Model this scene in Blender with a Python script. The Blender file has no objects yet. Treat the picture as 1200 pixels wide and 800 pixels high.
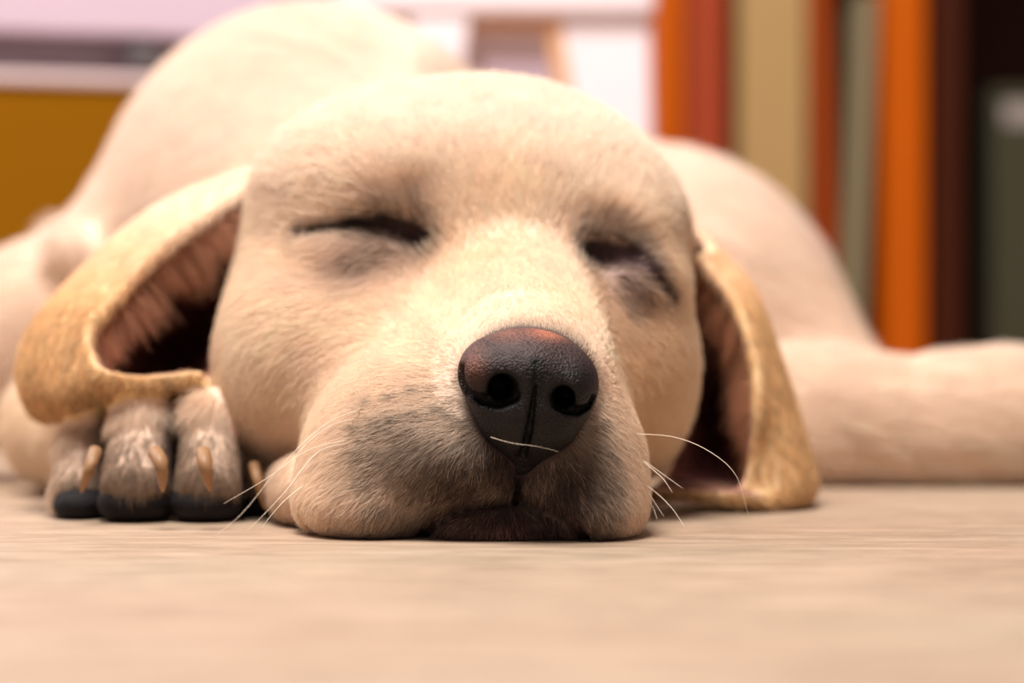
import bpy, math
import numpy as np
from mathutils import Vector

# ------------------------------------------------------------------ camera, world, lights, exposure
FUR = 1.0           # density of the coat
F = 2900.0            # focal length in pixels of the 1200x800 frame
CAMZ = 0.0576
scene = bpy.context.scene
cam_data = bpy.data.cameras.new('camera')
cam = bpy.data.objects.new('camera', cam_data)
scene.collection.objects.link(cam)
cam.location = (0, 0, CAMZ)
cam.rotation_euler = (math.pi / 2, 0, 0)
cam_data.sensor_width = 36
cam_data.lens = 87
cam_data.clip_start = 0.02
cam_data.dof.use_dof = True
cam_data.dof.focus_distance = 0.714
cam_data.dof.aperture_fstop = 5.6
scene.camera = cam

world = bpy.data.worlds.new('world')
scene.world = world
world.use_nodes = True
bg = world.node_tree.nodes['Background']
bg.inputs[0].default_value = (0.80, 0.70, 0.72, 1)
bg.inputs[1].default_value = 0.165


def area_light(name, loc, target, size, power, color):
    l = bpy.data.lights.new(name, 'AREA')
    l.shape = 'RECTANGLE'
    l.size, l.size_y = size
    l.energy = power
    l.color = color
    o = bpy.data.objects.new(name, l)
    scene.collection.objects.link(o)
    o.location = loc
    d = Vector(target) - Vector(loc)
    o.rotation_euler = d.to_track_quat('-Z', 'Y').to_euler()
    return o


area_light('ceiling_lamp', (-0.24, 0.46, 1.6), (0, 0.85, 0.05), (0.7, 0.7), 34, (1.0, 0.93, 0.87))
area_light('rear_left_light', (-1.6, 2.0, 1.5), (0.2, 1.4, 0.1), (0.9, 0.9), 16, (1.0, 0.93, 0.95))  # broad area light out of view at the left rear

scene.view_settings.view_transform = 'Standard'
scene.view_settings.look = 'None'
scene.view_settings.gamma = 1
scene.view_settings.use_curve_mapping = False
scene.view_settings.exposure = 0.74

rng = np.random.default_rng(7)


def W(px, py, d):
    """point whose place in the 1200x800 frame is (px, py) at depth d metres"""
    return np.array([(px - 600.0) / F * d, d, CAMZ - (py - 400.0) / F * d], np.float32)


def srgb(r, g, b):
    return tuple(((c / 255) / 12.92 if c / 255 < 0.04045 else ((c / 255 + 0.055) / 1.055) ** 2.4) for c in (r, g, b))


# ------------------------------------------------------------------ object helpers
def link(o, parent=None):
    scene.collection.objects.link(o)
    if parent is not None:
        o.parent = parent
    return o


def empty(name, label, cat, loc=(0, 0, 0), group=None):
    o = bpy.data.objects.new(name, None)
    o.location = loc
    o['label'] = label
    o['category'] = cat
    if group:
        o['group'] = group
    scene.collection.objects.link(o)
    bpy.context.view_layer.update()
    return o


def mesh_obj(name, verts, faces, mat, parent=None, smooth=True, origin=None):
    me = bpy.data.meshes.new(name)
    verts = np.asarray(verts, np.float32)
    off = np.zeros(3, np.float32) if parent is None else np.array(parent.matrix_world.translation, np.float32)
    if origin is not None:
        off = np.array(origin, np.float32)
    verts = verts - off
    if isinstance(faces, np.ndarray) and faces.shape[1] == 4:
        me.vertices.add(len(verts))
        me.vertices.foreach_set('co', verts.ravel())
        me.loops.add(faces.size)
        me.loops.foreach_set('vertex_index', faces.ravel().astype(np.int32))
        me.polygons.add(len(faces))
        me.polygons.foreach_set('loop_start', np.arange(0, faces.size, 4, dtype=np.int32))
        me.update(calc_edges=True)
    else:
        me.from_pydata(verts.tolist(), [], [list(map(int, f)) for f in faces])
        me.update()
    if smooth:
        me.polygons.foreach_set('use_smooth', np.ones(len(me.polygons), bool))
    me.materials.append(mat)
    o = bpy.data.objects.new(name, me)
    if origin is not None:
        o.location = origin
    return link(o, parent)


def box_mesh(name, x0, x1, y0, y1, z0, z1, mat, parent=None, bevel=0.0015, rot=0.0, origin=None):
    """a bevelled box; rot leans it about its own base in the x-z plane"""
    v = [(x, y, z) for x in (x0, x1) for y in (y0, y1) for z in (z0, z1)]
    if rot:
        cx, cz = (x0 + x1) / 2, z0
        c, s = math.cos(rot), math.sin(rot)
        v = [(cx + (x - cx) * c + (z - cz) * s, y, cz - (x - cx) * s + (z - cz) * c) for x, y, z in v]
        dz = min(p[2] for p in v) - z0
        v = [(x, y, z - dz) for x, y, z in v]
    f = [(0, 1, 3, 2), (4, 6, 7, 5), (0, 4, 5, 1), (2, 3, 7, 6), (0, 2, 6, 4), (1, 5, 7, 3)]
    o = mesh_obj(name, v, f, mat, parent, smooth=False, origin=origin)
    m = o.modifiers.new('bevel', 'BEVEL')
    m.width = bevel
    m.segments = 2
    return o


def tube(points, radii, n=8):
    """tapered tube along a polyline -> verts, faces"""
    P = np.asarray(points, np.float64)
    T = np.gradient(P, axis=0)
    T /= np.linalg.norm(T, axis=1)[:, None]
    up = np.array([0.13, 0.27, 0.95])
    V, Fc = [], []
    for i, (p, t) in enumerate(zip(P, T)):
        a = np.cross(t, up); a /= np.linalg.norm(a)
        b = np.cross(t, a)
        for k in range(n):
            an = 2 * math.pi * k / n
            V.append(p + radii[i] * (math.cos(an) * a + math.sin(an) * b))
    for i in range(len(P) - 1):
        for k in range(n):
            k2 = (k + 1) % n
            Fc.append((i * n + k, i * n + k2, (i + 1) * n + k2, (i + 1) * n + k))
    Fc.append(tuple(range(n))[::-1])
    Fc.append(tuple((len(P) - 1) * n + k for k in range(n)))
    return V, Fc


def spline(pts, n):
    """Catmull-Rom through pts -> n points"""
    P = np.asarray(pts, np.float64)
    P = np.vstack([2 * P[0] - P[1], P, 2 * P[-1] - P[-2]])
    m = len(P) - 3
    out = []
    for u in np.linspace(0, m, n):
        i = min(int(u), m - 1)
        t = u - i
        p0, p1, p2, p3 = P[i:i + 4]
        out.append(0.5 * (2 * p1 + (p2 - p0) * t + (2 * p0 - 5 * p1 + 4 * p2 - p3) * t * t + (3 * p1 - p0 - 3 * p2 + p3) * t ** 3))
    return np.array(out)


# ------------------------------------------------------------------ materials
def mat_new(name):
    m = bpy.data.materials.new(name)
    m.use_nodes = True
    return m, m.node_tree.nodes, m.node_tree.links, m.node_tree.nodes['Principled BSDF']


def plain(name, rgb, rough=0.5, noise=0.08, scale=30.0, spec=0.5, stretch=(1, 1, 1), bump=0.0):
    m, N, L, p = mat_new(name)
    tc = N.new('ShaderNodeTexCoord')
    mp = N.new('ShaderNodeMapping')
    mp.inputs['Scale'].default_value = stretch
    nz = N.new('ShaderNodeTexNoise')
    nz.inputs['Scale'].default_value = scale
    nz.inputs['Detail'].default_value = 5
    mx = N.new('ShaderNodeMixRGB')
    mx.inputs[1].default_value = tuple(c * (1 - noise) for c in rgb) + (1,)
    mx.inputs[2].default_value = tuple(min(1, c * (1 + noise)) for c in rgb) + (1,)
    L.new(tc.outputs['Object'], mp.inputs[0]); L.new(mp.outputs[0], nz.inputs['Vector'])
    L.new(nz.outputs['Fac'], mx.inputs[0]); L.new(mx.outputs[0], p.inputs['Base Color'])
    p.inputs['Roughness'].default_value = rough
    p.inputs['Specular IOR Level'].default_value = spec
    if bump:
        b = N.new('ShaderNodeBump')
        b.inputs['Strength'].default_value = bump
        b.inputs['Distance'].default_value = 0.001
        L.new(nz.outputs['Fac'], b.inputs['Height']); L.new(b.outputs[0], p.inputs['Normal'])
    return m


def floor_material():
    m, N, L, p = mat_new('light_oak_laminate')
    tc = N.new('ShaderNodeTexCoord')

    def noise(scale, stretch, detail=6, rough=0.6, dist=0.0):
        mp = N.new('ShaderNodeMapping'); mp.inputs['Scale'].default_value = stretch
        n = N.new('ShaderNodeTexNoise'); n.inputs['Scale'].default_value = scale
        n.inputs['Detail'].default_value = detail; n.inputs['Roughness'].default_value = rough
        n.inputs['Distortion'].default_value = dist
        L.new(tc.outputs['Object'], mp.inputs[0]); L.new(mp.outputs[0], n.inputs['Vector'])
        return n
    fine = noise(110, (0.55, 6, 1), 6, 0.75, 0.6)
    mid = noise(26, (0.8, 4, 1), 5, 0.65, 0.8)
    big = noise(3.2, (1, 1.8, 1), 2)
    r1 = N.new('ShaderNodeValToRGB')
    r1.color_ramp.elements[0].position = 0.40; r1.color_ramp.elements[0].color = srgb(142, 122, 104) + (1,)
    r1.color_ramp.elements[1].position = 0.60; r1.color_ramp.elements[1].color = srgb(186, 165, 146) + (1,)
    mixf = N.new('ShaderNodeMath'); mixf.operation = 'MULTIPLY_ADD'
    mixf.inputs[1].default_value = 0.55
    half = N.new('ShaderNodeMath'); half.operation = 'MULTIPLY'; half.inputs[1].default_value = 0.45
    L.new(mid.outputs['Fac'], half.inputs[0]); L.new(fine.outputs['Fac'], mixf.inputs[0]); L.new(half.outputs[0], mixf.inputs[2])
    L.new(mixf.outputs[0], r1.inputs[0])
    tint = N.new('ShaderNodeMixRGB'); tint.blend_type = 'MULTIPLY'; tint.inputs[0].default_value = 1
    r2 = N.new('ShaderNodeValToRGB')
    r2.color_ramp.elements[0].position = 0.35; r2.color_ramp.elements[0].color = (1, 0.92, 0.87, 1)
    r2.color_ramp.elements[1].position = 0.65; r2.color_ramp.elements[1].color = (0.98, 1, 0.95, 1)
    L.new(big.outputs['Fac'], r2.inputs[0]); L.new(r1.outputs[0], tint.inputs[1]); L.new(r2.outputs[0], tint.inputs[2])
    L.new(tint.outputs[0], p.inputs['Base Color'])
    p.inputs['Roughness'].default_value = 0.5
    p.inputs['Specular IOR Level'].default_value = 0.35
    b = N.new('ShaderNodeBump'); b.inputs['Strength'].default_value = 0.5; b.inputs['Distance'].default_value = 0.0003
    L.new(fine.outputs['Fac'], b.inputs['Height']); L.new(b.outputs[0], p.inputs['Normal'])
    return m


def skin_material():
    m, N, L, p = mat_new('puppy_skin')
    a = N.new('ShaderNodeAttribute'); a.attribute_name = 'tint'
    L.new(a.outputs['Color'], p.inputs['Base Color'])
    p.inputs['Roughness'].default_value = 0.75
    p.inputs['Specular IOR Level'].default_value = 0.2
    return m


def hair_material():
    m, N, L, p = mat_new('puppy_hair')
    a = N.new('ShaderNodeAttribute'); a.attribute_name = 'tint'
    L.new(a.outputs['Color'], p.inputs['Base Color'])
    p.inputs['Roughness'].default_value = 0.55
    p.inputs['Specular IOR Level'].default_value = 0.25
    tr = N.new('ShaderNodeBsdfTranslucent')
    L.new(a.outputs['Color'], tr.inputs['Color'])
    mx = N.new('ShaderNodeMixShader'); mx.inputs[0].default_value = 0.3
    out = N['Material Output']
    L.new(p.outputs[0], mx.inputs[1]); L.new(tr.outputs[0], mx.inputs[2]); L.new(mx.outputs[0], out.inputs['Surface'])
    return m


def nose_material():
    m, N, L, p = mat_new('nose_leather')
    a = N.new('ShaderNodeAttribute'); a.attribute_name = 'tint'
    tc = N.new('ShaderNodeTexCoord')
    v = N.new('ShaderNodeTexVoronoi'); v.inputs['Scale'].default_value = 1500
    v.feature = 'SMOOTH_F1'
    L.new(tc.outputs['Object'], v.inputs['Vector'])
    r = N.new('ShaderNodeValToRGB')
    r.color_ramp.elements[0].position = 0.1; r.color_ramp.elements[0].color = (1.35, 1.35, 1.35, 1)
    r.color_ramp.elements[1].position = 0.65; r.color_ramp.elements[1].color = (0.5, 0.5, 0.5, 1)
    L.new(v.outputs['Distance'], r.inputs[0])
    mul = N.new('ShaderNodeMixRGB'); mul.blend_type = 'MULTIPLY'; mul.inputs[0].default_value = 1
    L.new(a.outputs['Color'], mul.inputs[1]); L.new(r.outputs[0], mul.inputs[2])
    L.new(mul.outputs[0], p.inputs['Base Color'])
    b = N.new('ShaderNodeBump'); b.inputs['Strength'].default_value = 0.8; b.inputs['Distance'].default_value = 0.0005
    b.invert = True
    L.new(v.outputs['Distance'], b.inputs['Height']); L.new(b.outputs[0], p.inputs['Normal'])
    p.inputs['Roughness'].default_value = 0.56
    p.inputs['Specular IOR Level'].default_value = 0.24
    return m


M_FLOOR = floor_material()
M_SKIN = skin_material()
M_HAIR = hair_material()
M_NOSE = nose_material()

# ------------------------------------------------------------------ setting
floor = mesh_obj('floor', [(-3, -1.2, 0), (3, -1.2, 0), (3, 2.6, 0), (-3, 2.6, 0),
                           (-3, -1.2, -0.03), (3, -1.2, -0.03), (3, 2.6, -0.03), (-3, 2.6, -0.03)],
                 [(0, 1, 2, 3), (7, 6, 5, 4), (0, 4, 5, 1), (1, 5, 6, 2), (2, 6, 7, 3), (3, 7, 4, 0)], M_FLOOR, smooth=False)
floor['kind'] = 'structure'
M_WALL = plain('pale_lilac_wall', srgb(222, 196, 208), 0.8, 0.03, 8)
wall = box_mesh('wall_back', -3, 3, 2.6, 2.7, -0.03, 1.6, M_WALL, bevel=0.001)
wall['kind'] = 'structure'

# ------------------------------------------------------------------ signed distance sculpting
def smin(a, b, k):
    h = np.maximum(k - np.abs(a - b), 0.0)
    return np.minimum(a, b) - h * h / (4 * k)


def smax(a, b, k):
    return -smin(-a, -b, k)


def rotm(rx=0, ry=0, rz=0):
    rx, ry, rz = map(math.radians, (rx, ry, rz))
    X = np.array([[1, 0, 0], [0, math.cos(rx), -math.sin(rx)], [0, math.sin(rx), math.cos(rx)]])
    Y = np.array([[math.cos(ry), 0, math.sin(ry)], [0, 1, 0], [-math.sin(ry), 0, math.cos(ry)]])
    Z = np.array([[math.cos(rz), -math.sin(rz), 0], [math.sin(rz), math.cos(rz), 0], [0, 0, 1]])
    return (Z @ Y @ X).astype(np.float32)


def ell(P, c, r, R=None):
    q = P - c
    if R is not None:
        q = q @ R
    r = np.asarray(r, np.float32)
    k0 = np.sqrt(((q / r) ** 2).sum(1))
    k1 = np.sqrt(((q / (r * r)) ** 2).sum(1))
    return k0 * (k0 - 1) / np.maximum(k1, 1e-6)


def cone(P, a, b, ra, rb):
    ab = b - a
    q = P - a
    h = np.clip(q @ ab / float(ab @ ab), 0, 1)
    return np.sqrt(((q - h[:, None] * ab) ** 2).sum(1)) - (ra + (rb - ra) * h)


def polycone(P, pts, rad):
    d = None
    for i in range(len(pts) - 1):
        e = cone(P, pts[i], pts[i + 1], rad[i], rad[i + 1])
        d = e if d is None else np.minimum(d, e)
    return d


# E(px,py,d, rx,ry (pixels at that depth), rd (metres))
def E(P, px, py, d, rx, ry, rd, R=None):
    return ell(P, W(px, py, d), (rx * d / F, rd, ry * d / F), R)


def C(P, a, b, ra, rb):
    return cone(P, W(*a), W(*b), ra * a[2] / F, rb * b[2] / F)


TOES = [  # knuckle, mid, tip (px,py,d) and radii
    (((150, 500, .855), (108, 512, .822), (92, 572, .810)), (28, 30, 32)),
    (((178, 482, .845), (166, 492, .808), (160, 566, .792)), (31, 34, 39)),
    (((238, 482, .845), (246, 492, .808), (244, 566, .792)), (28, 31, 37)),
    (((262, 500, .860), (284, 530, .830), (302, 582, .818)), (30, 30, 29)),
]
PAD_SPOTS = [((97, 590, .806), 36, 25), ((160, 588, .792), 48, 29), ((242, 588, .792), 46, 29), ((302, 592, .818), 30, 22)]


def head_sdf(P):
    """skull, muzzle and chin without the creases"""
    h = E(P, 545, 306, .870, 256, 197, 0.075)                       # skull
    h = smin(h, E(P, 480, 216, .850, 170, 100, 0.061), 0.02)
    h = smin(h, E(P, 655, 252, .850, 130, 105, 0.057), 0.02)
    h = smin(h, E(P, 360, 425, .838, 104, 145, 0.060), 0.018)       # left cheek
    h = smin(h, E(P, 727, 425, .836, 88, 140, 0.055), 0.014)        # right cheek
    h = smin(h, C(P, (586, 235, .853), (612, 430, .765), 118, 88), 0.018)   # bridge
    h = smin(h, E(P, 450, 420, .830, 110, 120, 0.058), 0.02)        # side of the muzzle
    h = smin(h, E(P, 588, 250, .848, 140, 110, 0.0590), 0.022)       # between the eyes
    h = smin(h, E(P, 418, 300, .826, 78, 52, 0.036), 0.012)         # left eyeball mass
    h = smin(h, E(P, 745, 327, .822, 52, 46, 0.036), 0.010)
    h = smin(h, E(P, 435, 232, .824, 92, 32, 0.031), 0.014)         # brows
    h = smin(h, E(P, 715, 262, .824, 60, 30, 0.029), 0.014)
    m = C(P, (600, 480, .800), (612, 490, .748), 130, 112)          # muzzle core
    m = smin(m, C(P, (605, 395, .770), (622, 432, .730), 84, 72), 0.012)
    m = smin(m, E(P, 495, 485, .772, 105, 90, 0.045), 0.016)
    m = smin(m, E(P, 470, 540, .762, 116, 90, 0.045), 0.014)        # left flew
    m = smin(m, E(P, 440, 588, .748, 90, 50, 0.033), 0.012)
    m = smin(m, E(P, 676, 548, .750, 80, 88, 0.038), 0.012)         # right flew
    m = smin(m, E(P, 690, 594, .737, 60, 44, 0.028), 0.010)
    m = smin(m, E(P, 545, 535, .740, 90, 62, 0.034), 0.012)
    m = smax(m, -E(P, 588, 655, .700, 106, 66, 0.0215), 0.004)      # under the lips
    d = smin(h, m, 0.016)
    chin = E(P, 588, 612, .748, 124, 47, 0.0345)
    chin = smin(chin, E(P, 395, 570, .80, 75, 58, .05), 0.01)       # loose skin of the cheek behind the flew
    return smin(d, chin, 0.002)


def surf(px, py, off=0.0, fn=None):
    """point of the head surface behind pixel (px, py)"""
    fn = fn or head_sdf
    t = .66
    for _ in range(60):
        d = float(fn(W(px, py, t)[None])[0])
        t += d * .8
        if abs(d) < 5e-5 or t > 1.3:
            break
    return W(px, py, t + off)


CORNER = [surf(*p) for p in ((356, 598), (362, 612), (374, 624))]
def surf_many(px, py, fn):
    t = np.full(len(px), .70, np.float32)
    w = lambda: np.stack([(px - 600) / F * t, t, CAMZ - (py - 400) / F * t], 1).astype(np.float32)
    for _ in range(40):
        t = t + np.clip(fn(w()) * .8, -.01, .05)
    P = w()
    return P[(t < 1.0) & (np.abs(fn(P)) < 1e-3)]


EYE_L = [surf(*p) for p in ((360, 270), (385, 266), (415, 261), (445, 262), (475, 270), (494, 281))]
EYE_R = [surf(*p) for p in ((695, 294), (716, 297), (740, 302), (760, 314), (774, 327), (785, 342))]
LIP_L = [surf(px, py, .0008) for px, py in ((604, 587), (575, 590), (540, 600), (508, 617), (484, 636))]
LIP_R = [surf(px, py, .0008) for px, py in ((604, 587), (630, 590), (655, 602), (676, 618), (692, 636))]
PHIL = [surf(*p) for p in ((624, 470), (621, 510), (611, 550), (604, 588))]


def nose_base(P):
    d = E(P, 620, 440, .718, 76, 56, 0.0215, rotm(0, 7, 0))
    d = smin(d, E(P, 569, 438, .712, 31, 36, 0.0140), 0.005)
    d = smin(d, E(P, 669, 454, .712, 30, 36, 0.0140), 0.005)
    d = smin(d, E(P, 621, 484, .712, 62, 40, 0.0150), 0.006)
    d = smin(d, E(P, 600, 502, .714, 30, 24, 0.0130), 0.005)
    d = smin(d, E(P, 642, 506, .714, 28, 22, 0.0130), 0.005)
    return smin(d, C(P, (618, 505, .713), (611, 537, .717), 34, 20), 0.006)


ns = lambda px, py, off=0.0: surf(px, py, off, nose_base)
N_HOLE = [(ns(590, 455, -.001), ns(584, 452, .014), .0042, .0034), (ns(659, 466, -.001), ns(663, 463, .014), .0034, .0028)]
N_SLIT = [[ns(600, 464), ns(585, 470), ns(566, 468), ns(551, 460), ns(543, 446), ns(541, 430, -.001)],
          [ns(655, 474), ns(664, 479), ns(677, 481), ns(689, 476), ns(695, 464, -.001)]]
NOSE_GROOVE = [ns(629, 425), ns(627, 455), ns(624, 480), ns(620, 505), ns(612, 535)]


def slot(P, line, rad, depths=(.0004, .0018, .0032, .0046)):
    """narrow slit pressed straight back into the nose"""
    return np.minimum.reduce([polycone(P, [q + np.array([0, z_, .0], np.float32) for q in line], [r_ * (1 - 60 * z_) for r_ in rad]) for z_ in depths])


def nose_sdf(P):
    d = nose_base(P)
    for a, b, ra, rb in N_HOLE:
        d = smax(d, -cone(P, a, b, ra, rb), 0.0016)
    d = smax(d, -slot(P, N_SLIT[0], [.0026, .0025, .0021, .0017, .0015, .0013]), 0.0008)
    d = smax(d, -slot(P, N_SLIT[1], [.0021, .0020, .0016, .0012, .0009]), 0.0008)
    return smax(d, -slot(P, NOSE_GROOVE, [.0001, .0004, .0008, .0011, .0011], (0, .001)), 0.0008)


def body_sdf(P):
    # --- torso, neck, hips
    d = E(P, 372, 290, 1.08, 255, 278, 0.13)                       # shoulders, highest point
    d = smin(d, ell(P, np.array([0.02, 1.24, 0.080], np.float32), (0.105, 0.19, 0.080)), 0.03)
    d = smin(d, E(P, 420, 330, .97, 185, 210, 0.085), 0.03)         # neck behind the skull
    d = smin(d, E(P, 765, 420, 1.12, 225, 246, 0.10), 0.02)         # hip hump on the right
    d = smin(d, C(P, (840, 410, 1.10), (1010, 500, 1.05), 150, 72), 0.02)
    # left shoulder and foreleg lying on the floor
    d = smin(d, C(P, (230, 330, 1.06), (70, 395, 1.03), 150, 112), 0.02)
    d = smin(d, E(P, 78, 290, 1.0, 22, 26, 0.012), 0.012)
    d = smin(d, C(P, (60, 405, 1.03), (-260, 475, 1.02), 104, 84), 0.015)
    d = smin(d, C(P, (80, 500, .94), (150, 520, .86), 72, 50), 0.010)
    # right leg lying along the floor
    leg = polycone(P, [W(880, 495, 1.01), W(960, 495, 1.0), W(1050, 503, 1.0), W(1170, 496, 1.0), W(1300, 505, 1.0), W(1450, 520, 1.0)],
                   [.0310, .0310, .0282, .0300, .0270, .0230])
    leg = smin(leg, C(P, (1450, 525, 1.0), (1600, 528, 0.985), 68, 62), 0.012)
    for s, (dx, dd) in enumerate(((0, -.03), (25, -.01), (25, .012), (0, .03))):
        leg = smin(leg, C(P, (1590, 530, 0.985 + dd), (1650 + dx, 545, 0.98 + dd * 1.1), 36, 32), 0.005)
    d = smin(d, leg, 0.006)
    d = smin(d, head_sdf(P), 0.004)
    # lip crease, philtrum, fold at the corner of the mouth
    for L_ in (LIP_L, LIP_R):
        d = smax(d, -polycone(P, L_, [.0008, .0012, .0016, .002, .0026]), 0.0015)
    d = smax(d, -polycone(P, PHIL, [.0010, .0013, .0013, .0010]), 0.0015)
    d = smax(d, -polycone(P, CORNER, [.0012, .0016, .0012]), 0.003)
    for a, b, ra, rb in N_HOLE:
        d = smax(d, -cone(P, a, b, ra + .0008, rb + .0008), 0.001)
    for l_ in N_SLIT:
        d = smax(d, -slot(P, l_, [.0034] * len(l_)), 0.001)
    # eyelid creases
    d = smax(d, -polycone(P, EYE_L, [.0004, .0007, .0012, .0026, .0034, .0020]), 0.004)
    d = smax(d, -polycone(P, EYE_R, [.0020, .0034, .0028, .0014, .0008, .0005]), 0.004)
    # --- the folded left forepaw
    p = None
    for (a, b, c), (ra, rb, rc) in TOES:
        t = smin(C(P, a, b, ra, rb), C(P, b, c, rb, rc), 0.007)
        p = t if p is None else smin(p, t, 0.0022)
    p = smin(p, C(P, (200, 520, .88), (190, 520, .855), 66, 66), 0.008)
    d = smin(d, p, 0.004)
    # rest on the floor
    return smax(d, -(P[:, 2] - 0.0003), 0.002)


# ears: bent sheets given by control grids (px, py, depth), rows from root to tip
EAR_L = [
    [(304, 212, .884), (298, 206, .882), (290, 204, .878), (284, 208, .872), (282, 216, .868), (284, 226, .864)],
    [(282, 275, .884), (250, 255, .893), (205, 245, .888), (176, 255, .868), (176, 275, .848), (196, 285, .838)],
    [(276, 340, .880), (235, 330, .899), (165, 320, .897), (98, 325, .868), (98, 340, .835), (140, 343, .824)],
    [(266, 395, .874), (225, 395, .897), (140, 390, .900), (48, 390, .868), (52, 390, .828), (104, 390, .812)],
    [(258, 430, .866), (215, 432, .885), (135, 440, .888), (34, 440, .862), (46, 440, .820), (106, 422, .804)],
    [(248, 445, .846), (205, 456, .856), (135, 475, .860), (52, 485, .850), (72, 470, .812), (124, 440, .798)],
    [(262, 446, .836), (222, 456, .835), (176, 466, .830), (122, 476, .822), (132, 460, .804), (172, 446, .799)],
    [(264, 441, .832), (250, 446, .828), (232, 450, .822), (210, 452, .814), (216, 446, .808), (232, 440, .806)],
]
EAR_R = [
    [(800, 275, .880), (812, 275, .882), (826, 284, .880), (834, 296, .876), (832, 302, .871), (822, 306, .866)],
    [(812, 330, .885), (836, 330, .895), (864, 330, .888), (876, 342, .874), (874, 350, .864), (860, 353, .856)],
    [(818, 400, .888), (850, 400, .905), (890, 400, .898), (904, 410, .877), (902, 416, .860), (884, 419, .846)],
    [(812, 460, .885), (850, 462, .905), (905, 468, .903), (926, 475, .878), (916, 480, .852), (888, 480, .838)],
    [(800, 520, .880), (845, 525, .900), (915, 530, .898), (944, 535, .878), (930, 540, .846), (884, 532, .838)],
    [(790, 560, .872), (840, 565, .888), (910, 570, .888), (948, 570, .870), (932, 574, .842), (876, 566, .836)],
    [(775, 572, .850), (830, 574, .856), (880, 580, .856), (925, 584, .850), (905, 586, .836), (860, 580, .832)],
    [(770, 575, .836), (805, 578, .836), (840, 580, .834), (880, 584, .832), (870, 582, .830), (845, 580, .830)],
]


def ear_sheet(grid, nu=150, nv=150):
    G = np.array([[W(*p) for p in row] for row in grid])
    rows = np.array([spline(r, nv) for r in G])
    cols = np.array([spline(rows[:, j], nu) for j in range(nv)])
    return cols.transpose(1, 0, 2)      # nu, nv, 3


def axis_coords(lo, hi, flo, fhi, h, g, hmax):
    right, x, s = [], fhi, h
    while x < hi:
        s = min(s * g, hmax); x += s; right.append(x)
    left, x, s = [], flo, h
    while x > lo:
        s = min(s * g, hmax); x -= s; left.append(x)
    return np.array(left[::-1] + list(np.arange(flo, fhi, h)) + right, np.float32)


def surface_nets(phi, xs, ys, zs):
    inside = phi < 0
    nx, ny, nz = phi.shape
    s = np.zeros((nx - 1, ny - 1, nz - 1), np.int8)
    for i in (0, 1):
        for j in (0, 1):
            for k in (0, 1):
                s += inside[i:nx - 1 + i, j:ny - 1 + j, k:nz - 1 + k]
    cells = np.argwhere((s > 0) & (s < 8)).astype(np.int32)
    idx = np.full(s.shape, -1, np.int32)
    idx[cells[:, 0], cells[:, 1], cells[:, 2]] = np.arange(len(cells))
    corner = {}
    for i in (0, 1):
        for j in (0, 1):
            for k in (0, 1):
                corner[i, j, k] = phi[cells[:, 0] + i, cells[:, 1] + j, cells[:, 2] + k]
    acc = np.zeros((len(cells), 3), np.float32)
    cnt = np.zeros(len(cells), np.float32)
    cs = list(corner)
    for a in cs:
        for ax in range(3):
            if a[ax] == 0:
                b = list(a); b[ax] = 1; b = tuple(b)
                pa, pb = corner[a], corner[b]
                c = (pa < 0) != (pb < 0)
                t = np.where(c, pa / np.where(c, pa - pb, 1), 0)
                for q in range(3):
                    acc[:, q] += c * (a[q] + (t if q == ax else 0))
                cnt += c
    loc = acc / cnt[:, None]
    V = np.stack([ax[cells[:, q]] + loc[:, q] * (ax[cells[:, q] + 1] - ax[cells[:, q]]) for q, ax in enumerate((xs, ys, zs))], 1)
    faces = []
    for ax in range(3):
        a = [slice(None)] * 3; b = [slice(None)] * 3
        a[ax] = slice(0, -1); b[ax] = slice(1, None)
        ia, ib = inside[tuple(a)], inside[tuple(b)]
        e = np.argwhere(ia != ib)
        u, v = (ax + 1) % 3, (ax + 2) % 3
        ok = (e[:, u] > 0) & (e[:, v] > 0) & (e[:, u] < phi.shape[u] - 1) & (e[:, v] < phi.shape[v] - 1)
        e = e[ok]
        flip = ia[e[:, 0], e[:, 1], e[:, 2]]
        q = []
        for du, dv in ((-1, -1), (0, -1), (0, 0), (-1, 0)):
            c = e.copy(); c[:, u] += du; c[:, v] += dv
            q.append(idx[c[:, 0], c[:, 1], c[:, 2]])
        q = np.stack(q, 1)
        q[~flip] = q[~flip][:, ::-1]
        faces.append(q)
    return V.astype(np.float32), np.concatenate(faces)


def relax(V, Q, n=2, lam=0.5, mu=-0.53):
    e = np.concatenate([Q[:, [0, 1]], Q[:, [1, 2]], Q[:, [2, 3]], Q[:, [3, 0]]])
    deg = np.bincount(e[:, 0], minlength=len(V)) + np.bincount(e[:, 1], minlength=len(V))
    for _ in range(n):
        for f in (lam, mu):
            s = np.stack([np.bincount(e[:, 0], V[e[:, 1], c], len(V)) + np.bincount(e[:, 1], V[e[:, 0], c], len(V)) for c in range(3)], 1)
            V = V + f * (s / deg[:, None] - V)
    return V.astype(np.float32)


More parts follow.
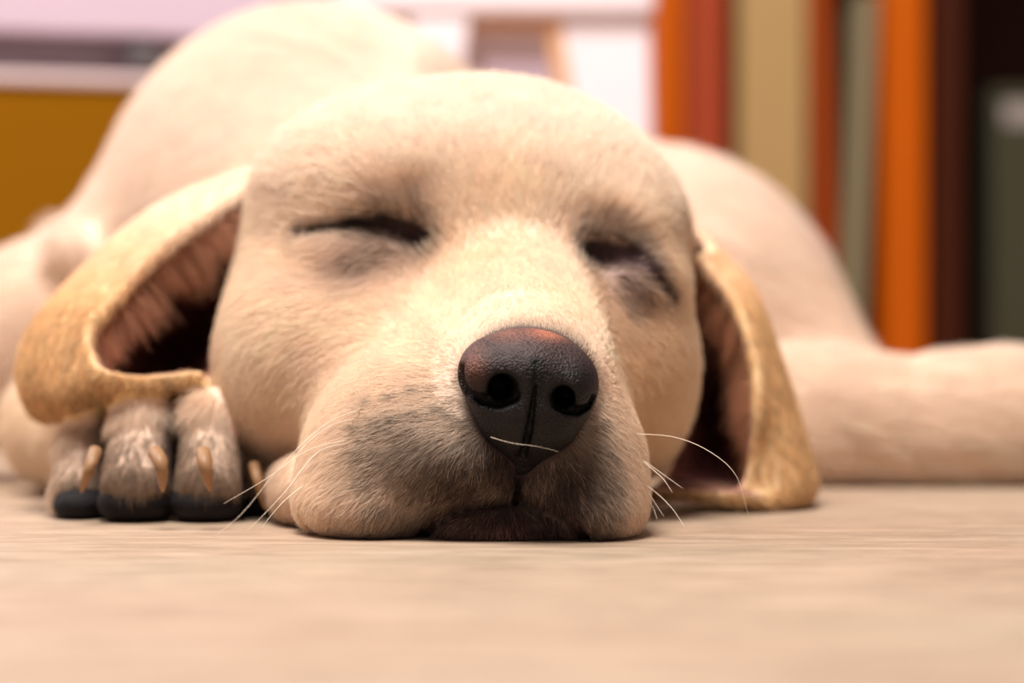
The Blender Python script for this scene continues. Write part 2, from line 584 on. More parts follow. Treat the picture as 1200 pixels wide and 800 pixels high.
def sculpt(fn, xs, ys, zs, B=6, extra=None, k_extra=0.004):
    """fill the grid only near the surface, then mesh it"""
    nx, ny, nz = (len(a) // B * B + B + 1 for a in (xs, ys, zs))

    def pad(a, n):
        s = a[-1] - a[-2]
        return np.concatenate([a, a[-1] + s * np.arange(1, n - len(a) + 1)]).astype(np.float32)
    xs, ys, zs = pad(xs, nx), pad(ys, ny), pad(zs, nz)
    bx, by, bz = nx // B, ny // B, nz // B
    cx = [(a[:-1:B][:n] + a[B::B][:n]) / 2 for a, n in ((xs, bx), (ys, by), (zs, bz))]
    hx = [(a[B::B][:n] - a[:-1:B][:n]) / 2 for a, n in ((xs, bx), (ys, by), (zs, bz))]
    G = np.stack(np.meshgrid(*cx, indexing='ij'), -1).reshape(-1, 3).astype(np.float32)
    H = np.stack(np.meshgrid(*hx, indexing='ij'), -1).reshape(-1, 3)
    d = fn(G)
    lim = np.sqrt((H ** 2).sum(1)) * 1.5 + 0.003
    phi = np.where(d < 0, -0.02, 0.02).astype(np.float32).reshape(bx, by, bz)
    phi = phi.repeat(B, 0).repeat(B, 1).repeat(B, 2)
    phi = np.pad(phi, ((0, 1), (0, 1), (0, 1)), mode='edge')
    act = np.abs(d) < lim
    if extra is not None:
        act |= extra[1](cx, hx)
    bi = np.argwhere(act.reshape(bx, by, bz))
    o = np.stack(np.meshgrid(*[np.arange(B + 1)] * 3, indexing='ij'), -1).reshape(-1, 3)
    for s in range(0, len(bi), 4000):
        I = (bi[s:s + 4000, None, :] * B + o[None]).reshape(-1, 3)
        P = np.stack([xs[I[:, 0]], ys[I[:, 1]], zs[I[:, 2]]], 1)
        phi[I[:, 0], I[:, 1], I[:, 2]] = fn(P)
    if extra is not None:
        ear = np.full(phi.shape, 0.012, np.float32)
        for S, R in extra[0]:
            i0 = [np.searchsorted(a, S[:, q] - R - 0.006) for q, a in enumerate((xs, ys, zs))]
            i1 = [np.searchsorted(a, S[:, q] + R + 0.006) for q, a in enumerate((xs, ys, zs))]
            for n in range(len(S)):
                a, b, c, e, f, g = i0[0][n], i1[0][n], i0[1][n], i1[1][n], i0[2][n], i1[2][n]
                dd = np.sqrt(((xs[a:b] - S[n, 0]) ** 2)[:, None, None] + ((ys[c:e] - S[n, 1]) ** 2)[None, :, None] + ((zs[f:g] - S[n, 2]) ** 2)[None, None]) - R[n]
                np.minimum(ear[a:b, c:e, f:g], dd, out=ear[a:b, c:e, f:g])
        near = ear < 0.0119
        phi[near] = smin(phi[near], ear[near], k_extra)
        fl = zs < 0.0004
        phi[:, :, fl] = np.maximum(phi[:, :, fl], 0.0004 - zs[fl] + 1e-5)
    V, Q = surface_nets(phi, xs, ys, zs)
    return V, Q


# ------------------------------------------------------------------ the puppy
puppy = empty('puppy', 'cream puppy asleep on the wooden floor, chin down, one forepaw under its ear', 'dog', (0, 0.85, 0))

sheets = []
for grid in (EAR_L, EAR_R):
    S = ear_sheet(grid, 110, 110)
    n = S.shape[0]
    u = np.linspace(0, 1, n)[:, None] + 0 * np.linspace(0, 1, S.shape[1])[None]
    R = 0.0026 - 0.0008 * u
    sheets.append((S.reshape(-1, 3).astype(np.float32), R.reshape(-1).astype(np.float32)))
H0 = 0.0012
xs = axis_coords(-0.34, 0.40, -0.175, 0.110, H0, 1.04, 0.004)
ys = axis_coords(0.680, 1.46, 0.682, 0.900, H0, 1.03, 0.006)
zs = axis_coords(-0.004, 0.222, -0.003, 0.150, H0, 1.02, 0.002)


def ear_blocks(cx, hx):
    m = np.zeros((len(cx[0]), len(cx[1]), len(cx[2])), bool)
    for S, R in sheets:
        sub = S[::3]
        ii = [np.clip(np.searchsorted(c + h, sub[:, q]), 0, len(c) - 1) for q, (c, h) in enumerate(zip(cx, hx))]
        for a in (-1, 0, 1):
            for b in (-1, 0, 1):
                for c in (-1, 0, 1):
                    m[np.clip(ii[0] + a, 0, m.shape[0] - 1), np.clip(ii[1] + b, 0, m.shape[1] - 1), np.clip(ii[2] + c, 0, m.shape[2] - 1)] = True
    return m.reshape(-1)


BV, BQ = sculpt(body_sdf, xs, ys, zs, extra=(sheets, ear_blocks), k_extra=0.005)
BV = relax(BV, BQ, 2)
BV[:, 2] = np.maximum(BV[:, 2], 0.0002)

# vertex normals
tri = np.concatenate([BQ[:, [0, 1, 2]], BQ[:, [0, 2, 3]]])
fn_ = np.cross(BV[tri[:, 1]] - BV[tri[:, 0]], BV[tri[:, 2]] - BV[tri[:, 0]])
BN = np.stack([sum(np.bincount(tri[:, k], fn_[:, c], len(BV)) for k in range(3)) for c in range(3)], 1)
BN /= np.linalg.norm(BN, axis=1)[:, None] + 1e-12

# --- colouring: natural markings of coat and skin, plus some painted shade, by distance from points on the animal
CREAM = np.array(srgb(251, 228, 204)); PALE = np.array(srgb(247, 229, 216)); TAN = np.array(srgb(244, 208, 158))
SKIN = np.array(srgb(232, 204, 182)); DARK = np.array(srgb(52, 38, 38)); MAUVE = np.array(srgb(150, 118, 118))
BROWN = np.array(srgb(128, 92, 70)); PINK = np.array(srgb(170, 98, 92)); WINE = np.array(srgb(92, 38, 34))


def gsum(P, pts):
    m = np.zeros(len(P))
    for p in pts:
        px, py, d, rx, ry, rd, a = p
        q = (P - W(px, py, d)) / (np.array([rx * d / F, rd, ry * d / F]))
        m = np.maximum(m, a * np.exp(-(q ** 2).sum(1)))
    return m


def line_pts(line, r_px, rd, a, n=10):
    out = []
    for p in spline(line, n):
        d = p[1]
        out.append((600 + p[0] / d * F, 400 - (p[2] - CAMZ) / d * F, d, r_px, r_px, rd, a))
    return out


EAR_IN = [(215, 350, .88, 110, 90, .045), (180, 400, .88, 75, 45, .05)]


def sheet_side(P, N):
    """1 where a point lies on the hollow inner side of an ear"""
    out = np.zeros(len(P)); on = np.zeros(len(P))
    for (S, R), mid in zip(sheets, (W(190, 385, .845), W(832, 490, .855))):
        lo, hi = S.min(0) - 0.006, S.max(0) + 0.006
        m = ((P > lo) & (P < hi)).all(1)
        i = np.where(m)[0]
        sub = S[::9]
        dist = np.full(len(i), 9.0)
        for s in range(0, len(i), 20000):
            dd = ((P[i[s:s + 20000], None, :] - sub[None]) ** 2).sum(2)
            dist[s:s + 20000] = np.sqrt(dd.min(1))
        e = dist < 0.0052
        ii = i[e]
        on[ii] = 1
        v = mid - P[ii]
        v /= np.linalg.norm(v, axis=1)[:, None]
        out[ii] = np.clip((v * N[ii]).sum(1) * 2.2 + 0.15, 0, 1)
    return on, out


def nose_clear(P):
    """how deep a point sits inside the nose leather"""
    d = np.full(len(P), 1.0)
    m = (np.abs(P - W(620, 450, .715)) < 0.035).all(1)
    if m.any():
        d[m] = nose_sdf(P[m].astype(np.float32))
    return d


def paint(P, N, inner, on):
    """-> skin rgb, hair rgb, hair density, hair length (m)"""
    n = len(P)
    depth = P[:, 1]
    skin = np.tile(SKIN, (n, 1)); hair = np.tile(CREAM, (n, 1))
    dens = np.ones(n); length = np.full(n, 0.0085)

    def mix(A, c, m):
        A[:] = A * (1 - m[:, None]) + c * m[:, None]
    # paler skull and back, tan rims
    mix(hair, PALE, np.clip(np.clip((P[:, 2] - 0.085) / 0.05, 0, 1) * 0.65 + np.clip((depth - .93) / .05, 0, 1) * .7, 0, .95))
    mix(hair, TAN, gsum(P, [(655, 380, .76, 60, 50, .03, .35), (560, 330, .78, 70, 60, .03, .35), (730, 420, .80, 60, 130, .03, .75),
                            (810, 300, .86, 40, 60, .03, .4), (590, 230, .80, 60, 40, .03, .4)]))
    out_ear = on * (1 - inner)
    mix(hair, TAN * np.array([.90, .83, .74]), out_ear * 0.95 * np.clip((0.108 - P[:, 2]) / 0.038, 0.05, 1))
    mix(skin, TAN * .85, out_ear * np.clip((0.108 - P[:, 2]) / 0.038, 0.05, 1))
    # dark skin of muzzle
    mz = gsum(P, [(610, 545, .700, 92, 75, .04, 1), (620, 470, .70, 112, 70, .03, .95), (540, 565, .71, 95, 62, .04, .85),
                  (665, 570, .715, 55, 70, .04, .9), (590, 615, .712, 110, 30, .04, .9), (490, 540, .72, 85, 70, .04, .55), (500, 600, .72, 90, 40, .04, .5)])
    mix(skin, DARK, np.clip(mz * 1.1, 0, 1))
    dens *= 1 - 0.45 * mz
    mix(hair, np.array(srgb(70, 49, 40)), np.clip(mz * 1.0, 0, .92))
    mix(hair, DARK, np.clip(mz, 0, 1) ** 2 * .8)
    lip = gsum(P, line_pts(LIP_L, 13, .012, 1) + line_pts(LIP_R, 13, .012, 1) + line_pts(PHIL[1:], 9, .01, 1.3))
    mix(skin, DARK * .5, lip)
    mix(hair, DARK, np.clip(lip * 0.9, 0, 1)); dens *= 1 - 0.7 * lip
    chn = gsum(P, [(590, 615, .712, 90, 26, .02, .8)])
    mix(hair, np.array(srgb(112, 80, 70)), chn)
    ndist = nose_clear(P)
    mix(skin, DARK, np.clip(1 - ndist / .004, 0, 1) * .9)
    # eyes
    er = gsum(P, line_pts(EYE_L[:3], 8, .008, .85) + line_pts(EYE_L[3:], 19, .012, 1.1) + line_pts(EYE_L[2:4], 12, .012, 1) + line_pts(EYE_R[:3], 20, .012, 1.1) + line_pts(EYE_R[2:4], 13, .012, 1) + line_pts(EYE_R[3:], 8, .008, .9))
    mix(skin, DARK * .25, np.clip(er * 1.2, 0, 1)); mix(hair, DARK * .3, np.clip(er * 1.15, 0, 1))
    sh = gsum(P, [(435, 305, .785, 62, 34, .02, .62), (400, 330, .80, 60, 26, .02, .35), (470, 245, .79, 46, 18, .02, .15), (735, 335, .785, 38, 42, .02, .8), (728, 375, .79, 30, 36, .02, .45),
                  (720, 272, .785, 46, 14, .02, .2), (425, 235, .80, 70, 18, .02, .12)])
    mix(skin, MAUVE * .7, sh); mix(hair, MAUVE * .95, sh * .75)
    mix(hair, BROWN * 1.15, gsum(P, [(488, 246, .79, 26, 26, .02, .32), (706, 268, .785, 28, 20, .02, .32)]))
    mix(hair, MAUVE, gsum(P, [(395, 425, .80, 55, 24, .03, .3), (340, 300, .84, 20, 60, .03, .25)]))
    # spots of the whisker rows
    ws = []
    for a, b, n_ in (((440, 470), (520, 452), 4), ((425, 500), (520, 480), 5), ((430, 530), (520, 512), 5), ((440, 558), (520, 545), 4), ((452, 585), (520, 575), 3)):
        for i in range(n_):
            t = i / max(1, n_ - 1)
            ws.append((a[0] + t * (b[0] - a[0]), a[1] + t * (b[1] - a[1]), .722, 6, 4, .03, .35))
    mix(hair, DARK, gsum(P, ws))
    # length over the face
    face = np.clip((0.86 - depth) / 0.10, 0, 1)
    length = 0.011 - 0.0055 * face
    length = np.where(gsum(P, [(620, 420, .72, 110, 90, .04, 1)]) > .35, np.minimum(length, 0.0036), length)
    length -= 0.001 * mz
    length = np.where(er > .3, 0.0045, length)
    length = length + np.clip((depth - 0.9) / 0.1, 0, 1) * 0.003
    # ears inside
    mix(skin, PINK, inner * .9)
    deep = gsum(P, [(205, 400, .885, 85, 60, .03, 1), (235, 350, .89, 60, 90, .02, .9), (835, 490, .895, 45, 90, .03, 1)]) * on  # shade of the ear hollows, put into skin and hair colour below
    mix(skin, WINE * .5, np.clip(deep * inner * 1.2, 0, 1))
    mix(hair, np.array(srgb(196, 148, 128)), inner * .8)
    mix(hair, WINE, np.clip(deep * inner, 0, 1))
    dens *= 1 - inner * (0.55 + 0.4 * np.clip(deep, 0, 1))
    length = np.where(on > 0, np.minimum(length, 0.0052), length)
    # paw: shade of ear and head put into hair colour, darker between toes
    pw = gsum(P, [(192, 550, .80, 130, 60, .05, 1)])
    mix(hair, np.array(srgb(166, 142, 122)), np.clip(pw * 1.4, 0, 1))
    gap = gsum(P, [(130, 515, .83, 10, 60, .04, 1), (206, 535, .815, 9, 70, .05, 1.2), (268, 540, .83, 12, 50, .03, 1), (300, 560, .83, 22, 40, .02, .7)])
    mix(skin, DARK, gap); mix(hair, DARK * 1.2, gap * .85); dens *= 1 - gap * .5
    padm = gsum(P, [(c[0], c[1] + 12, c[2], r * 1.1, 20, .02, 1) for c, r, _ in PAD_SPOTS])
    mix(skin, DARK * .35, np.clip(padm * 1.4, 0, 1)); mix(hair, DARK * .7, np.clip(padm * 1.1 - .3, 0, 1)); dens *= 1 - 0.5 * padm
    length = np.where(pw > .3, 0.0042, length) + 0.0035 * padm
    return skin, hair, np.clip(dens, 0.03, 1), length


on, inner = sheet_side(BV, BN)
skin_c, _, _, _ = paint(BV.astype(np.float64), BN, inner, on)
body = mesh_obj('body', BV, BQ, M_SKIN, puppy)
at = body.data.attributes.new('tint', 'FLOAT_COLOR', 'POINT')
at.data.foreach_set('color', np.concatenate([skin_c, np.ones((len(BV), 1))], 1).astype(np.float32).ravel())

# --- nose leather, sculpted on a finer grid
g = lambda a, b, h: np.arange(a, b, h, dtype=np.float32)
c0, c1 = W(520, 560, .70), W(720, 365, .70)
NV, NQ = sculpt(nose_sdf, g(c0[0] - .001, c1[0] + .001, .0005), g(.688, .742, .0005), g(c0[2], c1[2], .0005))
NV = relax(NV, NQ, 2)
nose = mesh_obj('nose', NV, NQ, M_NOSE, puppy)
nose['label'] = 'dark brown wet-looking nose with a pinkish worn top'
up = np.clip((NV[:, 2] - W(0, 440, .70)[2]) / 0.014, 0, 1)
wear = gsum(NV.astype(float), [(643, 390, .712, 26, 9, .012, .9), (600, 392, .712, 26, 10, .012, .3), (556, 425, .705, 14, 20, .012, .3)])
nt = np.array(srgb(24, 19, 19)) * (1 - up[:, None]) + np.array(srgb(88, 68, 66)) * up[:, None]
pit = np.minimum.reduce([polycone(NV, [a_, b_], [ra_, rb_]) for a_, b_, ra_, rb_ in N_HOLE] + [polycone(NV, l_, [.0012] * len(l_)) for l_ in N_SLIT + [NOSE_GROOVE]])
nt = nt * (0.12 + 0.88 * np.clip(pit / 0.0016, 0, 1))[:, None]  # shade inside nostrils, slits and groove put into the tint
nt = nt * (1 - wear[:, None]) + np.array(srgb(178, 110, 86)) * wear[:, None]
at = nose.data.attributes.new('tint', 'FLOAT_COLOR', 'POINT')
at.data.foreach_set('color', np.concatenate([nt, np.ones((len(NV), 1))], 1).astype(np.float32).ravel())

# --- claws and pads
M_CLAW = plain('horn_claw', srgb(146, 108, 72), 0.55, 0.15, 300)
M_PAD = plain('black_paw_pad', srgb(20, 16, 18), 0.8, 0.25, 700, spec=.25, bump=0.4)
for a, b, c, r in (((112, 528, .782), (105, 548, .776), (95, 577, .777), 9.5),
                   ((182, 530, .759), (189, 545, .752), (191, 576, .754), 10.5),
                   ((238, 530, .760), (241, 546, .753), (246, 575, .755), 10.5),
                   ((298, 545, .792), (303, 565, .786), (312, 598, .788), 8.5)):
    line = spline([W(*a), W(*b), W(*c)], 9)
    rr = [r * .66 / F * f for f in (1, 1, .98, .95, .9, .82, .7, .5, .18)]
    v, f = tube(line, rr, 10)
    mesh_obj('claw', v, f, M_CLAW, puppy)
for (px, py, d), rx, ry in PAD_SPOTS:
    def pad_sdf(P, px=px, py=py, d=d, rx=rx, ry=ry):
        e = E(P, px, py, d + .0030, rx - 2, ry - 1, 0.0145)
        return smax(e, -(P[:, 2] - 0.0003), 0.001)
    cc = W(px, py, d); ex = rx * d / F + .003
    v, q = sculpt(pad_sdf, g(cc[0] - ex, cc[0] + ex, .0009), g(d - .017, d + .017, .0009), g(-.0012, cc[2] + ry * d / F + .003, .0009))
    mesh_obj('paw_pad', relax(v, q, 1), q, M_PAD, puppy)

# ------------------------------------------------------------------ coat
def flow_dir(P, N, on):
    """direction in which the hair lies"""
    def nd(v):
        return v / (np.linalg.norm(v, axis=1)[:, None] + 1e-12)
    nose_c = W(620, 440, .715)
    v = nd(P - nose_c)
    v = v * np.array([1.0, 0.8, 1.0])
    ctrl = [  # px, py, d, radius m, direction (x, depth, up), weight
        (620, 370, .735, .020, (-.1, .3, 1.0), 3), (560, 330, .78, .022, (-.3, .3, 1.0), 3), (590, 240, .80, .03, (0, .6, 1), 3),
        (500, 130, .84, .05, (-.2, 1, .5), 3),
        (540, 560, .705, .016, (-.35, .2, -1), 4), (450, 560, .715, .02, (-.7, .5, -.8), 3), (480, 500, .72, .018, (-1, .4, -.25), 3),
        (400, 620, .74, .014, (-.6, .3, -1), 3), (460, 620, .725, .012, (-.1, 0, -1), 3),
        (690, 560, .715, .016, (.55, .3, -1), 4), (725, 540, .73, .016, (.7, .6, -.6), 3), (720, 620, .725, .012, (.2, 0, -1), 3), (600, 555, .70, .010, (0, 0, -1), 3),
        (590, 615, .712, .014, (0, -.1, -1), 5),
        (430, 310, .79, .014, (-.8, .2, -.9), 5), (400, 235, .80, .016, (-1, .3, .25), 4), (480, 240, .79, .012, (.1, .2, 1), 4),
        (735, 350, .79, .014, (.5, .3, -1), 5), (720, 262, .785, .013, (.1, .4, 1), 4), (765, 290, .80, .012, (.9, .6, .0), 4),
        (320, 420, .81, .03, (-.7, .5, -.8), 3), (380, 500, .78, .025, (-.7, .5, -.8), 3), (770, 450, .81, .03, (.3, .6, -1), 3), (330, 300, .84, .03, (-.7, .7, -.3), 3),
        (300, 100, 1.05, .10, (-.5, .3, -.5), 3), (100, 300, 1.0, .08, (-.6, .1, -.8), 3), (820, 300, 1.05, .10, (.6, .3, -.6), 3),
        (1000, 480, .99, .05, (1, 0, -.1), 4), (1180, 480, .99, .07, (1, 0, .15), 4), (930, 450, 1.0, .03, (.8, 0, .3), 3),
        (130, 540, .80, .03, (-.1, -.2, -1), 4), (240, 540, .80, .03, (0, -.2, -1), 4),
    ]
    ww = np.ones(len(P)) * 0.6
    acc = v * ww[:, None]
    for px, py, d, r, dr, w in ctrl:
        g_ = w * np.exp(-(((P - W(px, py, d)) / r) ** 2).sum(1))
        acc = acc + g_[:, None] * (np.array(dr) / np.linalg.norm(dr))
    for root, tip, x in ((W(270, 220, .86), W(150, 470, .82), -1), (W(810, 300, .87), W(900, 580, .85), 1)):
        m = on * (np.sign(P[:, 0]) == x)
        dr = np.array([.1 * x, 0, -1.0]) + 0 * P
        acc = acc * (1 - m[:, None]) + 4 * m[:, None] * (nd(tip - P) * .25 + dr * .8 + nd(tip - root + 0 * P) * .5)
    t = acc - (acc * N).sum(1)[:, None] * N
    return nd(t)


def waves(P, freq, seed):
    r = np.random.default_rng(seed)
    s = np.zeros(len(P))
    for _ in range(6):
        k = r.normal(size=3) * freq
        s += np.sin(P @ k + r.uniform(0, 6.28))
    return s / 2.4


def grow(name, count, weight, len_mul, r_root, keys, lift, seed, jitter=0.17, label=None):
    r = np.random.default_rng(seed)
    A, B_, C_ = (BV[tri[:, k]].astype(np.float64) for k in range(3))
    area = np.linalg.norm(np.cross(B_ - A, C_ - A), axis=1) / 2
    cen = (A + B_ + C_) / 3
    cn = BN[tri[:, 0]]
    w = area * weight(cen, cn)
    cum = np.cumsum(w)
    pick = np.searchsorted(cum, r.uniform(0, cum[-1], count))
    u, v = r.random(count), r.random(count)
    f = u + v > 1
    u[f], v[f] = 1 - u[f], 1 - v[f]
    T = tri[pick]
    P = BV[T[:, 0]] * (1 - u - v)[:, None] + BV[T[:, 1]] * u[:, None] + BV[T[:, 2]] * v[:, None]
    N = BN[T[:, 0]] * (1 - u - v)[:, None] + BN[T[:, 1]] * u[:, None] + BN[T[:, 2]] * v[:, None]
    N /= np.linalg.norm(N, axis=1)[:, None] + 1e-12
    on_ = on[T[:, 0]]; inn = inner[T[:, 0]]
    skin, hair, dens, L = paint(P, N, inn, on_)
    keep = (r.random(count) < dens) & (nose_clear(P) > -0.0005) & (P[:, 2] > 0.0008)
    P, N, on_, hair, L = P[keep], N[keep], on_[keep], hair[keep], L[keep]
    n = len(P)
    t = flow_dir(P, N, on_)
    b = np.cross(N, t)
    ja = r.normal(0, jitter, n) + 0.10 * waves(P, 420, 3) + 0.12 * waves(P, 1100, 4)
    t2 = t * np.cos(ja)[:, None] + b * np.sin(ja)[:, None]
    # bend of the single hair and its lift off the skin
    la = np.clip(lift + r.normal(0, 0.09, n) + 0.03 * waves(P, 700, 5), 0.06, 1.2)
    la = np.where(on_ > 0, la * .85, la)
    L = L * len_mul * r.uniform(0.65, 1.2, n)
    bend = r.normal(0, 0.18, n)
    pts = np.zeros((n, keys, 3)); p = P - N * 0.0004; pts[:, 0] = p
    for k in range(1, keys):
        s = (k - 0.5) / (keys - 1)
        a = la * (1.15 - 1.25 * s)
        dr = t2 * np.cos(a)[:, None] + N * np.sin(a)[:, None] + b * (bend * s)[:, None]
        dr /= np.linalg.norm(dr, axis=1)[:, None]
        p = p + dr * (L / (keys - 1))[:, None]
        pts[:, k] = p
    tip = pts[:, -1]
    ok = (nose_clear(tip) > 0.0) & (pts[:, :, 2].min(1) > -0.0002)
    low = pts[:, :, 2] < 0.0002
    pts[:, :, 2] = np.where(low, 0.0002 + r.random((n, 1)) * .0004, pts[:, :, 2])
    ok = (nose_clear(tip) > 0.0)
    pts, hair = pts[ok], hair[ok]
    n = len(pts)
    shade = (1 + r.normal(0, 0.08, n) + 0.03 * waves(pts[:, 0], 300, 9))[:, None]
    lt = (r.random(n) < 0.13)[:, None] & (hair.mean(1) < .18)[:, None] & (hair.mean(1) > .03)[:, None]
    hair = np.where(lt, hair * 3.2, hair)
    dk = (r.random(n) < 0.22)[:, None] & (hair.mean(1) < .55)[:, None]
    hair = np.clip(hair * shade * np.where(dk, .35, 1.0), 0.004, 0.95)
    rad = r_root[ok] if isinstance(r_root, np.ndarray) else np.full(n, r_root)
    rad = rad * r.uniform(.75, 1.25, n) * np.clip(pts[:, 0, 1] / 0.75, 1, 3)
    prof = np.linspace(1, 0.25, keys)
    hc = bpy.data.hair_curves.new(name)
    hc.add_curves([keys] * n)
    off = np.array(puppy.matrix_world.translation)
    hc.points.foreach_set('position', (pts - off).astype(np.float32).ravel())
    ra = hc.attributes.get('radius') or hc.attributes.new('radius', 'FLOAT', 'POINT')
    ra.data.foreach_set('value', (rad[:, None] * prof[None]).astype(np.float32).ravel())
    ta = hc.attributes.new('tint', 'FLOAT_COLOR', 'CURVE')
    ta.data.foreach_set('color', np.concatenate([hair, np.ones((n, 1))], 1).astype(np.float32).ravel())
    hc.materials.append(M_HAIR)
    o = bpy.data.objects.new(name, hc)
    o['kind'] = 'stuff'
    link(o, puppy)
    return o


camp = np.array([0, 0, CAMZ])


def face_w(P, N):
    v = camp - P
    v /= np.linalg.norm(v, axis=1)[:, None]
    f = (v * N).sum(1)
    ang = np.clip((f + 0.55) / 0.6, 0.02, 1)          # fewer hairs on the far side, which no near view shows
    near = np.clip(0.78 / P[:, 1], 0, 1.06) ** 9
    low = np.where(P[:, 2] < 0.002, 0.2, 1)
    return ang * near * low


if FUR > 0:
    grow('fur', int(620000 * FUR), face_w, 1.0, 0.000085 / max(FUR, .15) ** .5, 4, 0.28, 21)

def ear_hair(name, grid, r0, r1, c0_, c1_, count, to, L0, rgb, seed, P=None):
    """long soft hair hanging from the inner rim of an ear, or from the points P"""
    r = np.random.default_rng(seed)
    if P is None:
        S = ear_sheet(grid, 80, 80)
        iu = (r.uniform(r0, r1, count) * 79).astype(int); iv = (r.uniform(c0_, c1_, count) * 79).astype(int)
        P = S[iu, iv] + r.normal(0, .0006, (count, 3))
    t = np.array(to) + r.normal(0, .16, (count, 3)) + 0.10 * np.stack([waves(P, 260, seed + q) for q in range(3)], 1)
    t /= np.linalg.norm(t, axis=1)[:, None]
    L = L0 * r.uniform(.35, 1.25, count) * (1 + .28 * waves(P, 500, seed + 7))
    keys = 5
    pts = np.zeros((count, keys, 3)); p = P.copy(); pts[:, 0] = p
    for k in range(1, keys):
        t = t + np.array([0, .06 if grid is not None else .14, -.10]); t /= np.linalg.norm(t, axis=1)[:, None]
        p = p + t * (L / (keys - 1))[:, None]
        pts[:, k] = p
    hair = np.array(rgb) * (1 + r.normal(0, .14, count) + .12 * waves(P, 300, seed))[:, None]
    hc = bpy.data.hair_curves.new(name)
    hc.add_curves([keys] * count)
    hc.points.foreach_set('position', (pts - np.array(puppy.matrix_world.translation)).astype(np.float32).ravel())
    ra = hc.attributes.get('radius') or hc.attributes.new('radius', 'FLOAT', 'POINT')
    ra.data.foreach_set('value', np.tile(np.linspace(.00011, .00003, keys), count).astype(np.float32))
    ta = hc.attributes.new('tint', 'FLOAT_COLOR', 'CURVE')
    ta.data.foreach_set('color', np.concatenate([np.clip(hair, .01, .95), np.ones((count, 1))], 1).astype(np.float32).ravel())
    hc.materials.append(M_HAIR)
    o = bpy.data.objects.new(name, hc)
    o['kind'] = 'stuff'
    link(o, puppy)


if FUR > 0:
    ear_hair('ear_hair', EAR_L, .02, .52, .78, .985, 30000, (.62, .10, -.80), .0155, srgb(200, 152, 124), 31)
    # fringe over the toes and around the claws
    rt = np.random.default_rng(77)
    fr = []
    for (ta, tb, tc), (ra_, rb_, rc_) in TOES:
        qx = tc[0] + rt.uniform(-.92, .92, 1500) * rc_; qy = rt.uniform(530, 566, 1500)
        fr.append(surf_many(qx, qy, lambda Q: smin(C(Q, ta, tb, ra_, rb_), C(Q, tb, tc, rb_, rc_), 0.007)))
    fr = np.concatenate(fr).astype(np.float64)
    ear_hair('toe_hair', None, 0, 0, 0, 0, len(fr), (0, -.42, -.9), .0062, srgb(150, 124, 102), 51, P=fr)
    ear_hair('ear_hair', EAR_R, .02, .50, .78, .985, 20000, (-.40, .15, -.90), .015, srgb(206, 152, 118), 41)

# ------------------------------------------------------------------ whiskers, lashes
M_WHISK = plain('whisker_hair', srgb(238, 222, 200), 0.4, 0.05, 50)
WHISK = [
    [(425, 478, .722), (380, 498, .70), (330, 545, .69), (285, 600, .685), (250, 630, .685)],
    [(410, 515, .728), (360, 528, .71), (310, 562, .70), (262, 590, .695)],
    [(412, 518, .728), (372, 530, .71), (335, 575, .70), (300, 612, .695), (288, 622, .695)],
    [(360, 565, .735), (335, 585, .725), (316, 606, .722), (304, 622, .722)],
    [(418, 490, .722), (385, 500, .71), (350, 530, .70), (325, 575, .695)],
    [(742, 508, .735), (790, 512, .72), (830, 528, .71), (862, 556, .705), (877, 603, .705)],
    [(748, 536, .738), (765, 550, .73), (778, 562, .725), (788, 577, .722)],
    [(748, 535, .738), (772, 552, .73), (800, 572, .725)],
    [(752, 565, .737), (770, 578, .73), (788, 596, .725), (803, 618, .72)],
    [(750, 560, .737), (765, 585, .73), (778, 605, .728)],
    [(748, 575, .737), (764, 592, .733), (770, 608, .73)],
    [(575, 512, .6935), (600, 519, .6925), (630, 523, .692), (655, 529, .694)],
]
for w_ in WHISK:
    line = spline([surf(w_[0][0], w_[0][1], .002) if w_[0][2] > .7 else W(*w_[0])] + [W(*p) for p in w_[1:]], 18)
    line[:, 2] = np.maximum(line[:, 2], 0.0004)
    v, f = tube(line, np.linspace(.00014, .00005, 18) * (.55 if w_[0][0] == 575 else 1), 6)
    mesh_obj('whisker', v, f, M_WHISK, puppy)

# ------------------------------------------------------------------ things behind the puppy
def px_box(name, x0, x1, ytop, ybot, d, depth, mat, parent=None, bevel=.002, rot=0.0):
    """box whose front face, at depth d, spans the given pixels; ybot None = stands on the floor"""
    X0, X1 = (x0 - 600) / F * d, (x1 - 600) / F * d
    Z1 = CAMZ - (ytop - 400) / F * d
    Z0 = 0.0 if ybot is None else (ybot if ybot < 5 else CAMZ - (ybot - 400) / F * d)
    org = None if parent is not None else ((X0 + X1) / 2, d + depth / 2, Z0)
    return box_mesh(name, X0, X1, d, d + depth, Z0, Z1, mat, parent, bevel, rot, origin=org)


M_ORANGE = plain('orange_board', srgb(188, 86, 2), 0.7, 0.05, 12, spec=.1, stretch=(6, 1, 1))
M_DARKBACK = plain('dark_brown_board', srgb(48, 26, 16), 0.7, 0.1, 10)
BD = 1.86
bookcase = empty('bookcase', 'orange open bookcase against the wall at the right, books on its bottom shelf', 'bookcase', (.27, BD, 0))


def bb(name, x0, x1, y0, y1, z0, z1, mat):
    return box_mesh(name, x0, x1, y0, y1, z0, z1, mat, bookcase, .0015)


